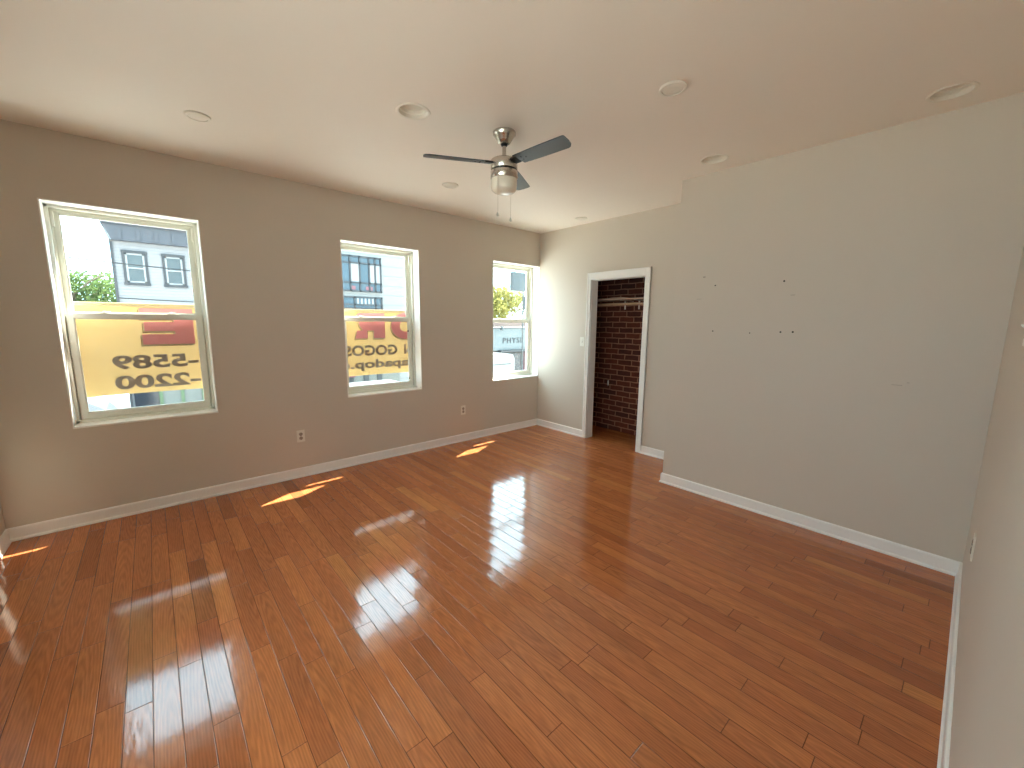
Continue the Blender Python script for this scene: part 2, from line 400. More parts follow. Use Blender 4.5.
# ------------------------------------------------------------------ builders
class MB:
    """collects shapes and links them as one mesh object"""
    def __init__(self): self.bm = bmesh.new()
    def box(self, x0, x1, y0, y1, z0, z1, bev=0.0):
        lo = Vector((min(x0, x1), min(y0, y1), min(z0, z1))); hi = Vector((max(x0, x1), max(y0, y1), max(z0, z1)))
        b = bmesh.new()
        bmesh.ops.create_cube(b, size=1.0)
        for v in b.verts:
            v.co = Vector(((v.co.x + .5) * (hi.x - lo.x) + lo.x, (v.co.y + .5) * (hi.y - lo.y) + lo.y, (v.co.z + .5) * (hi.z - lo.z) + lo.z))
        if bev:
            bmesh.ops.bevel(b, geom=b.edges[:], offset=bev, segments=2, affect='EDGES', profile=0.6)
        self._merge(b)
        return self
    def _merge(self, b, mat=None):
        if mat is not None: b.transform(mat)
        me = bpy.data.meshes.new('tmp'); b.to_mesh(me); b.free()
        self.bm.from_mesh(me); bpy.data.meshes.remove(me)
    def lathe(self, prof, c=(0, 0, 0), n=32, axis='Z', cap=True, mat=None):
        b = bmesh.new()
        rings = []
        for r, z in prof:
            ring = []
            for i in range(n):
                a = 2 * math.pi * i / n
                ring.append(b.verts.new((r * math.cos(a), r * math.sin(a), z)))
            rings.append(ring)
        for k in range(len(rings) - 1):
            for i in range(n):
                j = (i + 1) % n
                b.faces.new((rings[k][i], rings[k][j], rings[k + 1][j], rings[k + 1][i]))
        if cap:
            b.faces.new(list(reversed(rings[0]))); b.faces.new(rings[-1])
        bmesh.ops.remove_doubles(b, verts=b.verts[:], dist=1e-6)
        bmesh.ops.recalc_face_normals(b, faces=b.faces[:])
        T = Matrix.Translation(c)
        if axis == 'Y': T = T @ Matrix.Rotation(-math.pi / 2, 4, 'X')
        if axis == 'X': T = T @ Matrix.Rotation(math.pi / 2, 4, 'Y')
        if mat is not None: T = mat @ T
        self._merge(b, T)
        return self
    def tube(self, pts, r, n=8):
        pts = [Vector(p) for p in pts]
        b = bmesh.new(); rings = []
        for i, p in enumerate(pts):
            d = (pts[min(i + 1, len(pts) - 1)] - pts[max(i - 1, 0)]).normalized()
            a = d.orthogonal().normalized(); c = d.cross(a)
            if rings and i:
                a = (prev - d * prev.dot(d)).normalized(); c = d.cross(a)
            prev = a
            rings.append([b.verts.new(p + (a * math.cos(2 * math.pi * k / n) + c * math.sin(2 * math.pi * k / n)) * r) for k in range(n)])
        for k in range(len(rings) - 1):
            for i in range(n):
                j = (i + 1) % n
                b.faces.new((rings[k][i], rings[k][j], rings[k + 1][j], rings[k + 1][i]))
        b.faces.new(rings[0]); b.faces.new(rings[-1])
        bmesh.ops.recalc_face_normals(b, faces=b.faces[:])
        self._merge(b)
        return self
    def prism(self, poly, y0, y1, plane='XZ'):
        """polygon (list of 2-d points) drawn out along the remaining axis"""
        b = bmesh.new()
        def P(p, t):
            if plane == 'XZ': return (p[0], t, p[1])
            if plane == 'YZ': return (t, p[0], p[1])
            return (p[0], p[1], t)
        a = [b.verts.new(P(p, y0)) for p in poly]; c = [b.verts.new(P(p, y1)) for p in poly]
        b.faces.new(a); b.faces.new(list(reversed(c)))
        for i in range(len(poly)):
            j = (i + 1) % len(poly)
            b.faces.new((a[j], a[i], c[i], c[j]))
        bmesh.ops.recalc_face_normals(b, faces=b.faces[:])
        self._merge(b)
        return self
    def sphere(self, c, r, sub=2, squash=(1, 1, 1)):
        b = bmesh.new(); bmesh.ops.create_icosphere(b, subdivisions=sub, radius=r)
        b.transform(Matrix.Translation(c) @ Matrix.Diagonal((*squash, 1)))
        self._merge(b)
        return self
    def build(self, name, mat, parent=None, smooth=False):
        me = bpy.data.meshes.new(name)
        self.bm.to_mesh(me); self.bm.free()
        me.materials.append(mat)
        if smooth:
            for p in me.polygons: p.use_smooth = True
            try: me.set_sharp_from_angle(angle=math.radians(38))
            except Exception: pass
        o = bpy.data.objects.new(name, me)
        COL.objects.link(o)
        if parent is not None: o.parent = parent
        return o

def tag(o, label, cat, group=None, kind=None):
    o['label'] = label; o['category'] = cat
    if group: o['group'] = group
    if kind: o['kind'] = kind
    return o

def root(name, loc, label, cat, group=None, kind=None, rz=0.0):
    o = bpy.data.objects.new(name, None)
    o.empty_display_size = 0.1
    COL.objects.link(o)
    o.location = loc; o.rotation_euler = (0, 0, rz)
    return tag(o, label, cat, group, kind)

def copy_tree(o, parent=None):
    c = o.copy(); COL.objects.link(c)
    if parent is not None: c.parent = parent
    for ch in list(o.children): copy_tree(ch, c)
    return c

def holed_wall(us, vs, holes, t0, t1, plane):
    """a slab between t0 and t1 with rectangular holes; grid lines us, vs"""
    mb = MB(); b = mb.bm
    def inside(u, v): return any(h[0] < u < h[1] and h[2] < v < h[3] for h in holes)
    U = sorted(set(us + [h[0] for h in holes] + [h[1] for h in holes])); V = sorted(set(vs + [h[2] for h in holes] + [h[3] for h in holes]))
    def P(u, v, t): return (u, t, v) if plane == 'XZ' else (t, u, v)
    solid = {}
    for i in range(len(U) - 1):
        for j in range(len(V) - 1):
            solid[i, j] = not inside((U[i] + U[i + 1]) / 2, (V[j] + V[j + 1]) / 2)
    def quad(*p): b.faces.new([b.verts.new(q) for q in p])
    for (i, j), s in solid.items():
        if not s: continue
        u0, u1, v0, v1 = U[i], U[i + 1], V[j], V[j + 1]
        for t in (t0, t1): quad(P(u0, v0, t), P(u1, v0, t), P(u1, v1, t), P(u0, v1, t))
        if not solid.get((i - 1, j)): quad(P(u0, v0, t0), P(u0, v0, t1), P(u0, v1, t1), P(u0, v1, t0))
        if not solid.get((i + 1, j)): quad(P(u1, v0, t0), P(u1, v0, t1), P(u1, v1, t1), P(u1, v1, t0))
        if not solid.get((i, j - 1)): quad(P(u0, v0, t0), P(u0, v0, t1), P(u1, v0, t1), P(u1, v0, t0))
        if not solid.get((i, j + 1)): quad(P(u0, v1, t0), P(u0, v1, t1), P(u1, v1, t1), P(u1, v1, t0))
    bmesh.ops.remove_doubles(b, verts=b.verts[:], dist=1e-5)
    bmesh.ops.recalc_face_normals(b, faces=b.faces[:])
    return mb

# ------------------------------------------------------------------ room shell
WALL_T = 0.10
f = MB().box(XL - 0.2, XC + 0.1, YR - 0.2, YW + 0.02, -0.12, 0).build('floor', M['floor'])
tag(f, 'glossy reddish brown oak floor boards running towards the windows', 'floor', kind='structure')

holes = [(x - WW / 2, x + WW / 2, SILL, HEAD) for x in WIN_X]
# the far-right window ends flush with the far wall
wl = holed_wall([XL - 0.2, XC + 0.1], [-0.12, H + 0.3], holes, YW, YO - 0.02, 'XZ').build('wall_left', M['wall'])
tag(wl, 'greige painted wall holding the three sash windows', 'wall', kind='structure')
fx = holed_wall([XL - 0.6, XC + 0.5], [STREET, H + 0.9], holes, YO - 0.02, YO, 'XZ').build('wall_exterior', M['facade'])
tag(fx, 'red brick street face outside the three sash windows', 'wall', kind='structure')

wf = holed_wall([1.70, YW], [0, H], [(DY0, DY1, -1, DZ)], XF, XF + 0.10, 'YZ').build('wall_far', M['wall'])
tag(wf, 'pale greige end wall around the open closet doorway', 'wall', kind='structure')

wb = MB().box(XB, XF + 0.001, YR - 0.1, YB, 0, H).build('wall_right', M['wall'])
tag(wb, 'bumped-out greige wall with old screw holes, beside the closet', 'wall', kind='structure')
ws = MB().box(XL - 0.26, XB + 0.02, YR - WALL_T, YR, 0, H).build('wall_near', M['wall'])
tag(ws, 'smooth greige wall close by on the right edge, meeting the bumped-out wall', 'wall', kind='structure')
FILL_WINDOW_Y = (0.42, 1.42)  # window openings added out of view to brighten the bumped-out wall
wz = holed_wall([YR - 0.28, YO - 0.02], [STREET, H + 0.3], [(y - WW / 2, y + WW / 2, SILL, HEAD) for y in FILL_WINDOW_Y], XL - 0.27, XL, 'YZ').build('wall_back', M['wall'])
tag(wz, 'greige wall at the left edge, meeting the window wall', 'wall', kind='structure')

# screw holes and rub marks left on the bumped-out wall
for y, z, r in ((1.475, 1.806, .0038), (0.984, 1.809, .0045), (1.465, 1.434, .0038), (1.182, 1.425, .0030), (0.973, 1.438, .0043), (0.895, 1.440, .0046)):
    prof = [(r * 1.5, 0.0004), (r * 1.25, 0.0012), (r, 0.0006), (0.0002, 0.0005)]
    b = MB().lathe([(r * 1.5, 0.0), (r * 1.45, 0.0010), (r * 0.9, 0.0016), (r * 0.75, 0.0009), (0.0001, 0.0008)], (XB, y, z), 14, cap=False,
                   mat=None)
    b.bm.transform(Matrix.Translation((XB, y, z)) @ Matrix.Rotation(-math.pi / 2, 4, 'Y') @ Matrix.Translation((-XB, -y, -z)))
    b.build('screw_hole', M['hole'], wb)
for y, z, w, h in ((0.92, 1.706, .030, .0045), (1.60, 1.70, .040, .003), (1.57, 1.88, .02, .012), (0.30, 1.12, .05, .003), (0.25, 1.14, .012, .004)):
    MB().box(XB - 0.0005, XB + 0.001, y - w / 2, y + w / 2, z - h / 2, z + h / 2).build('rub_mark', M['scuff'], wb)

# closet behind the far wall
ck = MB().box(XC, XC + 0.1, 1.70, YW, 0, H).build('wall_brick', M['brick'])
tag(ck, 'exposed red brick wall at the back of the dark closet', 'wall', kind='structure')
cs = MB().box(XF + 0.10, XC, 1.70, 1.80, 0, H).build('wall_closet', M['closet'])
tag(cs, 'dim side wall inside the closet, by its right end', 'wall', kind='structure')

# ceiling with round openings for the recessed lights
CANS = [(1.267, 2.328, 0.086, 'recessed ceiling light with a tilted white reflector, closest to the ceiling fan'),
        (3.257, 1.444, 0.084, 'recessed ceiling light above the corner of the bumped-out wall'),
        (3.255, 0.238, 0.084, 'recessed ceiling light nearest the right-hand wall')]
DISCS = [(2.150, 1.195, 0.069, 'flat round cover plate on the ceiling, alone between the fan and the right-hand wall'),
         (0.332, 3.254, 0.066, 'flat round ceiling light above the wide left window'),
         (2.136, 3.278, 0.072, 'flat round ceiling light left of the fan, above the middle window'),
         (3.903, 3.225, 0.070, 'flat round ceiling light in front of the closet doorway')]
cb = MB()
b = cb.bm
edges = []
def loop(pts):
    vs = [b.verts.new(p) for p in pts]
    for i in range(len(vs)): edges.append(b.edges.new((vs[i], vs[(i + 1) % len(vs)])))
loop([(XL - 0.02, YR - 0.1, H), (XC + 0.1, YR - 0.1, H), (XC + 0.1, YW + 0.01, H), (XL - 0.02, YW + 0.01, H)])
for x, y, r, _ in CANS:
    loop([(x + r * math.cos(2 * math.pi * i / 36), y + r * math.sin(2 * math.pi * i / 36), H) for i in range(36)])
bmesh.ops.triangle_fill(b, use_beauty=True, use_dissolve=False, edges=edges)
for fc in b.faces:
    if fc.normal.z > 0: fc.normal_flip()
ceil = cb.build('ceiling', M['ceiling'])
tag(ceil, 'flat warm white ceiling with recessed lights and a fan', 'ceiling', kind='structure')
rs = MB().box(XL - 0.27, XC + 0.1, YR - 0.2, YO, H + 0.18, H + 0.34).build('roof', M['closet'])  # slab added out of view, stops sky light leaking into the recessed lights
tag(rs, 'unseen roof slab added above the ceiling to block sky light', 'roof', kind='structure')

# baseboards: board with a rounded top and a shoe strip
def base_profile(): return [(0, 0), (0.020, 0), (0.020, 0.010), (0.013, 0.020), (0.012, 0.082), (0.009, 0.089), (0.004, 0.092), (0, 0.092)]
def baseboard(name, label, p0, p1, normal, m0=0, m1=0):
    """p0 -> p1 along the wall, normal points into the room; m0, m1 mitre each end (+1 shortens with depth)"""
    p0, p1 = Vector((*p0, 0)), Vector((*p1, 0)); n = Vector((*normal, 0)); d = (p1 - p0).normalized()
    mb = MB(); b = mb.bm
    A = [b.verts.new(p0 + n * u + Vector((0, 0, z)) + d * u * m0) for u, z in base_profile()]
    B = [b.verts.new(p1 + n * u + Vector((0, 0, z)) - d * u * m1) for u, z in base_profile()]
    b.faces.new(A); b.faces.new(list(reversed(B)))
    for i in range(len(A)):
        j = (i + 1) % len(A); b.faces.new((A[j], A[i], B[i], B[j]))
    bmesh.ops.recalc_face_normals(b, faces=b.faces[:])
    o = mb.build(name, M['trim'])
    return tag(o, label, 'baseboard', kind='structure')
baseboard('baseboard_left', 'long white baseboard under the three windows', (XL, YW), (XF, YW), (0, -1), 1, 1)
baseboard('baseboard_far', 'short white baseboard between the window corner and the closet door', (XF, YW), (XF, DY1 + 0.052), (-1, 0), 1, 0)
baseboard('baseboard_middle', 'short white baseboard between the closet door and the bumped-out wall', (XF, DY0 - 0.060), (XF, YB), (-1, 0), 0, 1)
baseboard('baseboard_return', 'white baseboard on the narrow side of the bumped-out wall', (XF, YB), (XB, YB), (0, 1), 1, -1)
baseboard('baseboard_right', 'white baseboard along the bumped-out wall', (XB, YB), (XB, YR), (-1, 0), -1, 1)
baseboard('baseboard_near', 'white baseboard along the right-hand wall by the lower right corner', (XB, YR), (XL, YR), (0, 1), 1, 1)
baseboard('baseboard_back', 'white baseboard at the left edge, running off from the window wall', (XL, YR), (XL, YW), (1, 0), 1, 1)

# closet doorway: white casing and jamb
d = root('door_1', (XF, (DY0 + DY1) / 2, 0), 'white cased closet doorway without a door', 'doorway', kind='structure')
hw, cw = (DY1 - DY0) / 2, 0.058
def casing(mb, y0, y1, z0, z1):
    mb.box(-0.016, 0.002, y0, y1, z0, z1, 0.003)
    return mb
for s, w_ in ((1, 0.052), (-1, 0.060)):
    c = MB().box(-0.014, 0.001, s * (hw - 0.004), s * (hw + w_), 0, DZ + 0.078, 0.003)
    c.box(-0.020, 0.001, s * (hw + w_ - 0.016), s * (hw + w_), 0, DZ + 0.078, 0.003)
    c.box(-0.017, 0.001, s * (hw - 0.004), s * (hw + 0.008), 0, DZ + 0.01, 0.002)
    c.build('side_casing', M['trim'], d)
c = MB().box(-0.014, 0.001, -hw + 0.004, hw - 0.004, DZ - 0.004, DZ + 0.078, 0.002)
c.box(-0.020, 0.001, -hw - 0.044, hw + 0.036, DZ + 0.062, DZ + 0.078, 0.002)
c.box(-0.017, 0.001, -hw, hw, DZ - 0.004, DZ + 0.008, 0.002)
c.build('head_casing', M['trim'], d)
for s in (1, -1):
    MB().box(-0.002, 0.115, s * hw, s * (hw - 0.014), 0, DZ, 0.001).build('jamb', M['trim'], d)
MB().box(-0.002, 0.115, -hw, hw, DZ - 0.014, DZ, 0.001).build('head_jamb', M['trim'], d)

# ------------------------------------------------------------------ windows
def make_window(x, n, label, y=YW, rz=0.0):
    t = root('window_%d' % n, (x, y, SILL), label, 'window', kind='structure', rz=rz)
    hw, hh = WW / 2, HEAD - SILL
    b = MB()
    for s in (-1, 1): b.box(s * hw, s * (hw - 0.007), -0.002, 0.135, 0, hh)
    b.box(-hw, hw, -0.002, 0.135, hh - 0.007, hh)
    b.build('reveal_lining', M['trim'], t)
    MB().box(-hw, hw, -0.004, 0.135, 0, 0.014, 0.003).build('window_sill', M['trim'], t)
    b = MB()
    for s in (-1, 1):
        o = s * (hw - 0.004)
        b.box(o, s * (hw - 0.026), 0.128, 0.150, 0, hh - 0.004, 0.002)
        b.box(o, s * (hw - 0.020), 0.150, 0.225, 0, hh - 0.004)
        b.box(o, s * (hw - 0.036), 0.1785, 0.1865, 0, hh - 0.004, 0.001)
        b.box(o, s * (hw - 0.044), 0.2155, 0.228, 0, hh - 0.004, 0.001)
        b.box(o, s * (hw - 0.034), 0.1545, 0.1575, 0.82, hh - 0.03)
    b.box(-hw + .004, hw - .004, 0.128, 0.150, hh - 0.028, hh - 0.004, 0.002)
    b.box(-hw + .004, hw - .004, 0.150, 0.225, hh - 0.022, hh - 0.004)
    b.box(-hw + .004, hw - .004, 0.1785, 0.1865, hh - 0.044, hh - 0.004, 0.001)
    b.box(-hw + .004, hw - .004, 0.2155, 0.228, hh - 0.046, hh - 0.004, 0.001)
    b.box(-hw + .004, hw - .004, 0.128, 0.150, 0.010, 0.034, 0.002)
    b.box(-hw + .004, hw - .004, 0.150, 0.235, 0.000, 0.030, 0.001)
    b.build('window_frame', M['vinyl'], t)
    for s in (-1, 1):
        MB().box(s * (hw - 0.034), s * (hw - 0.046), 0.146, 0.160, hh - 0.150, hh - 0.048, 0.001).build('sash_stop', M['plastic'], t)
    def sash(name, y0, y1, z0, z1, st, br, tr):
        sx = hw - 0.031
        b = MB()
        for s in (-1, 1): b.box(s * sx, s * (sx - st), y0, y1, z0, z1, 0.0025)
        b.box(-sx + st - .001, sx - st + .001, y0, y1, z0, z0 + br, 0.0025)
        b.box(-sx + st - .001, sx - st + .001, y0, y1, z1 - tr, z1, 0.0025)
        gx, gz0, gz1 = sx - st, z0 + br, z1 - tr        # glazing bead
        ym = (y0 + y1) / 2
        for s in (-1, 1): b.box(s * (gx + .001), s * (gx - 0.007), y0 + 0.006, y1 - 0.006, gz0, gz1)
        b.box(-gx, gx, y0 + 0.006, y1 - 0.006, gz0 - .001, gz0 + 0.007)
        b.box(-gx, gx, y0 + 0.006, y1 - 0.006, gz1 - 0.007, gz1 + .001)
        o = b.build(name, M['vinyl'], t)
        MB().box(-gx + 0.004, gx - 0.004, ym - 0.002, ym + 0.002, gz0 + 0.004, gz1 - 0.004).build('pane', M['glass'], o)
        return o
    sash('upper_sash', 0.1870, 0.2150, 0.782, hh - 0.024, 0.034, 0.035, 0.030)
    lo = sash('lower_sash', 0.1500, 0.1780, 0.031, 0.812, 0.037, 0.050, 0.036)
    MB().box(-0.25, 0.25, 0.140, 0.152, 0.040, 0.050, 0.002).build('lift_rail', M['vinyl'], lo)
    for s in (-1, 1):
        b = MB().box(s * 0.19 - 0.026, s * 0.19 + 0.026, 0.152, 0.176, 0.811, 0.818, 0.002)
        b.lathe([(0.010, 0.818), (0.010, 0.827), (0.006, 0.830)], (s * 0.19, 0.164, 0), 14)
        b.box(s * 0.19 - 0.004, s * 0.19 + 0.034, 0.159, 0.168, 0.822, 0.829, 0.002)
        b.build('sash_lock', M['plastic'], lo)
    return t
make_window(WIN_X[0], 1, 'wide-looking white sash window on the left, nearest the left edge')
w2 = make_window(WIN_X[1], 2, 'middle white sash window, the second from the left')
make_window(WIN_X[2], 3, 'white sash window tight against the far corner')
for k, y in enumerate(FILL_WINDOW_Y):  # added, unseen windows that let in fill light
    make_window(XL, 4 + k, ('unseen white sash window added in the left-hand wall for fill light, nearer the right-hand wall', 'unseen white sash window added in the left-hand wall for fill light, nearer the street windows')[k], y, math.pi / 2)
for z in (0.665, 0.125):
    MB().box(0.333, 0.349, 0.143, 0.151, z - 0.008, z + 0.008, 0.002).build('vent_stop', M['black'], w2)

# ------------------------------------------------------------------ ceiling fan
FX, FY = 1.826, 2.165
fan = root('ceiling_fan', (FX, FY, H), 'brushed nickel ceiling fan with three grey blades and a frosted light', 'ceiling fan')
MB().lathe([(0.001, 0.0), (0.070, 0.0), (0.074, -0.005), (0.073, -0.018), (0.063, -0.030), (0.048, -0.054), (0.038, -0.069), (0.028, -0.074), (0.001, -0.074)], n=40, cap=False).build('canopy', M['nickel'], fan, True)
MB().lathe([(0.020, -0.070), (0.022, -0.077), (0.018, -0.086), (0.011, -0.089), (0.001, -0.089)], n=24, cap=False).build('ball_joint', M['black'], fan, True)
MB().lathe([(0.0125, -0.080), (0.0125, -0.176)], n=20).build('downrod', M['nickel'], fan, True)
MB().lathe([(0.001, -0.158), (0.022, -0.158), (0.026, -0.164), (0.078, -0.168), (0.086, -0.174), (0.087, -0.226), (0.084, -0.230), (0.001, -0.230)], n=56, cap=False).build('motor_housing', M['nickel'], fan, True)
MB().lathe([(0.001, -0.228), (0.079, -0.228), (0.079, -0.240), (0.001, -0.240)], n=48, cap=False).build('gap_ring', M['black'], fan, True)
lk = MB().lathe([(0.001, -0.239), (0.085, -0.239), (0.088, -0.242), (0.088, -0.284), (0.085, -0.288), (0.001, -0.288)], n=56, cap=False).build('light_housing', M['nickel'], fan, True)
for a in (200, 320, 80):
    MB().sphere((0.0885 * math.cos(math.radians(a)), 0.0885 * math.sin(math.radians(a)), -0.272), 0.0045, 2).build('thumb_screw', M['nickel'], lk, True)
MB().lathe([(0.001, -0.280), (0.081, -0.280), (0.084, -0.294), (0.084, -0.340), (0.080, -0.354), (0.068, -0.366), (0.045, -0.375), (0.020, -0.379), (0.0001, -0.380)], n=56, cap=False).build('glass_shade', M['opal'], fan, True)
PITCH_B = math.radians(-12)
for ang in (33, 153, 275):
    T = Matrix.Rotation(math.radians(ang), 4, 'Z') @ Matrix.Translation((0, 0, -0.192)) @ Matrix.Rotation(PITCH_B, 4, 'X')
    # blade outline, slightly tapering in, with a rounded outer end
    pts = [(0.112, -0.044), (0.30, -0.052), (0.490, -0.054)]
    pts += [(0.503 + 0.010 * math.sin(a), -0.054 + 0.012 * (1 - math.cos(a))) for a in (0.3, 0.8, 1.3)]
    pts += [(0.514, 0.0), (0.508, 0.032), (0.496, 0.047), (0.478, 0.054), (0.30, 0.053), (0.140, 0.048)]
    bl = MB().prism(pts, -0.0035, 0.0035, 'XY')
    bl.bm.transform(T)
    blo = bl.build('blade', M['blade'], fan)
    bi = MB().box(0.070, 0.205, -0.022, 0.022, 0.0035, 0.0085, 0.002)
    bi.box(0.066, 0.128, -0.030, 0.030, -0.006, 0.004, 0.002)
    for px, py in ((0.160, -0.014), (0.160, 0.014), (0.190, 0.0)):
        bi.lathe([(0.005, 0.0), (0.005, -0.0055), (0.002, -0.0065)], (px, py, 0), 10)
    bi.bm.transform(T)
    bi.build('blade_iron', M['black'], fan)
for (cx, cy, zb) in ((-0.0845, -0.043, -0.518), (0.0870, 0.034, -0.508)):
    n = (Vector((cx, cy, 0))).normalized()
    ch = MB()
    ch.tube([(n.x * 0.086, n.y * 0.086, -0.262), (n.x * 0.096, n.y * 0.096, -0.263), (cx * 1.04, cy * 1.04, -0.272), (cx * 1.04, cy * 1.04, zb)], 0.0013, 6)
    co = ch.build('pull_chain', M['nickel'], fan, True)
    MB().lathe([(0.0015, 0.016), (0.004, 0.010), (0.0085, 0.002), (0.0095, -0.006), (0.007, -0.013), (0.0001, -0.016)], (cx * 1.04, cy * 1.04, zb - 0.008), 16, cap=False).build('chain_pull', M['plastic'], co, True)

# ------------------------------------------------------------------ ceiling lights
for x, y, r, lab in CANS:
    t = root('recessed_light', (x, y, H), lab, 'ceiling light', 'recessed lights in the ceiling')
    MB().lathe([(r - 0.004, 0.004), (r - 0.004, -0.002), (r + 0.004, -0.0045), (r + 0.011, -0.004), (r + 0.014, 0.0), (r + 0.010, 0.001)], n=48, cap=False).build('trim_ring', M['can'], t, True)
    MB().lathe([(r - 0.004, 0.0), (r - 0.006, 0.018), (r - 0.010, 0.020), (r - 0.012, 0.036), (r - 0.018, 0.038), (r - 0.024, 0.070), (r - 0.030, 0.100), (0.001, 0.101)], n=48, cap=False).build('baffle', M['can'], t, True)
    lamp = MB().lathe([(0.001, 0.0), (0.026, 0.002), (0.036, 0.008), (0.037, 0.016), (0.026, 0.030), (0.014, 0.036), (0.001, 0.036)], n=36, cap=False)
    lamp.bm.transform(Matrix.Translation((-0.012, 0.012, 0.062)) @ Matrix.Rotation(math.radians(14), 4, 'X'))
    lamp.build('bulb', M['lens'], t, True)
for x, y, r, lab in DISCS:
    t = root('round_ceiling_plate' if 'plate' in lab else 'disc_light', (x, y, H), lab, 'ceiling plate' if 'plate' in lab else 'ceiling light', None if 'plate' in lab else 'flat round ceiling lights')
    MB().lathe([(r, 0.0005), (r, -0.006), (r - 0.004, -0.010), (r - 0.014, -0.011), (r - 0.017, -0.007), (0.001, -0.007)], n=48, cap=False).build('trim_ring', M['can'], t, True)
    MB().lathe([(r - 0.016, -0.006), (r - 0.020, -0.0085), (r * 0.4, -0.0105), (0.001, -0.011)], n=48, cap=False).build('lens', M['lens'], t, True)

# ------------------------------------------------------------------ outlets, switches, door stop
def wall_plate(name, loc, rz, label, cat, toggle, group):
    """built facing -Y, its back on the wall"""
    t = root(name, loc, label, cat, group, rz=rz)
    MB().box(-0.035, 0.035, -0.006, 0.0, -0.0575, 0.0575, 0.0025).build('cover_plate', M['plastic'], t)
    if toggle:
        MB().box(-0.006, 0.006, -0.0075, -0.005, -0.013, 0.013, 0.001).build('toggle_slot', M['scuff'], t)
        b = MB().prism([(-0.006, -0.004), (-0.017, 0.006), (-0.017, 0.012), (-0.006, 0.008)], -0.0045, 0.0045, 'YZ')
        b.build('toggle', M['plastic'], t)
    else:
        for z in (-0.0195, 0.0195):
            r = MB().lathe([(0.0165, 0.0), (0.0165, 0.0025), (0.0150, 0.003)], (0, -0.0055, z), 24, 'Y')
            r.bm.transform(Matrix.Translation((0, -0.0110, 0)) @ Matrix.Identity(4)) if False else None
            r.bm.transform(Matrix.Translation((0, -0.0055, z)) @ Matrix.Scale(-1, 4, (0, 1, 0)) @ Matrix.Translation((0, 0.0055, -z)))
            bmesh.ops.reverse_faces(r.bm, faces=r.bm.faces[:])
            ro = r.build('receptacle', M['scuff'], t)
            s = MB()
            for sx in (-0.0065, 0.0065): s.box(sx - 0.0012, sx + 0.0012, -0.0092, -0.0080, z - 0.001, z + 0.008)
            s.box(-0.0025, 0.0025, -0.0092, -0.0080, z - 0.011, z - 0.006)
            s.build('slots', M['black'], ro)
    for z in ((-0.030, 0.030) if toggle else (0.0,)):
        MB().lathe([(0.003, 0.0), (0.003, 0.0012)], (0, -0.0070, z), 10, 'Y').build('screw', M['nickel'], t)
    return t
wall_plate('power_outlet', (0.982, YW, 0.401), 0, 'white power outlet low on the window wall, between the left and middle windows', 'power outlet', False, 'power outlets')
wall_plate('power_outlet', (2.845, YW, 0.398), 0, 'white power outlet low on the window wall, between the middle window and the corner', 'power outlet', False, 'power outlets')
wall_plate('power_outlet', (2.70, YR, 0.508), math.pi, 'white power outlet seen edge-on on the right-hand wall, above its baseboard', 'power outlet', False, 'power outlets')
wall_plate('light_switch', (XF, 3.345, 1.253), -math.pi / 2, 'white toggle light switch beside the closet door casing', 'light switch', True, 'light switches')
wall_plate('light_switch', (2.065, YR, 1.49), math.pi, 'white light switch seen edge-on at the right edge', 'light switch', True, 'light switches')

t = root('door_stop', (XL + 0.012, 3.37, 0.040), 'small spring door stop with white tip on the left-hand baseboard', 'door stop')
MB().lathe([(0.011, 0.0), (0.011, 0.004), (0.006, 0.006)], (0, 0, 0), 16, 'X').build('base', M['nickel'], t)
MB().tube([(0.004 + 0.064 * i / 120, 0.0055 * math.cos(i * 0.75), 0.0055 * math.sin(i * 0.75)) for i in range(121)], 0.0011, 5).build('spring', M['nickel'], t, True)
MB().lathe([(0.007, 0.066), (0.0085, 0.068), (0.0085, 0.080), (0.006, 0.084)], (0, 0, 0), 16, 'X').build('rubber_tip', M['plastic'], t, True)

# ------------------------------------------------------------------ closet fittings
t = root('closet_shelf', (4.585, 2.97, 1.79), 'worn wooden shelf across the brick closet, above the hanging rod', 'shelf')
sh = MB().box(-0.150, 0.185, -1.17, 1.17, -0.009, 0.009, 0.002)
sh.build('shelf_board', M['shelf'], t)
wr = MB().prism([(-0.10, 0.009), (-0.05, 0.014), (0.03, 0.024), (0.09, 0.021), (0.13, 0.026), (0.22, 0.014), (0.42, 0.010), (0.42, 0.0085), (-0.10, 0.0085)], -0.15, -0.06, 'YZ')
wr.build('lifted_splinter', M['shelf'], t)
for y in (-0.150, 0.050):
    k = MB().box(-0.006, 0.008, y - 0.007, y + 0.007, -0.125, -0.009, 0.001)
    k.box(-0.115, 0.185, y - 0.006, y + 0.006, -0.017, -0.009, 0.001)
    k.build('bracket', M['plastic'], t)
rod = MB().tube([(4.475, 1.80, 1.727), (4.475, YW, 1.727)], 0.0155, 20).build('closet_rod', M['rod'], None, True)
tag(rod, 'round wooden hanging rod under the closet shelf', 'rod')
p = MB().lathe([(0.022, 0.0), (0.020, 0.004), (0.013, 0.007), (0.0001, 0.007)], (0, 0, 0), 12, cap=False)
p.bm.transform(Matrix.Translation((XC + 0.002, 3.355, 0.66)) @ Matrix.Rotation(-math.pi / 2, 4, 'Y') @ Matrix.Diagonal((1.9, 0.55, 1, 1)))
p.build('mortar_patch', M['plastic'], ck)

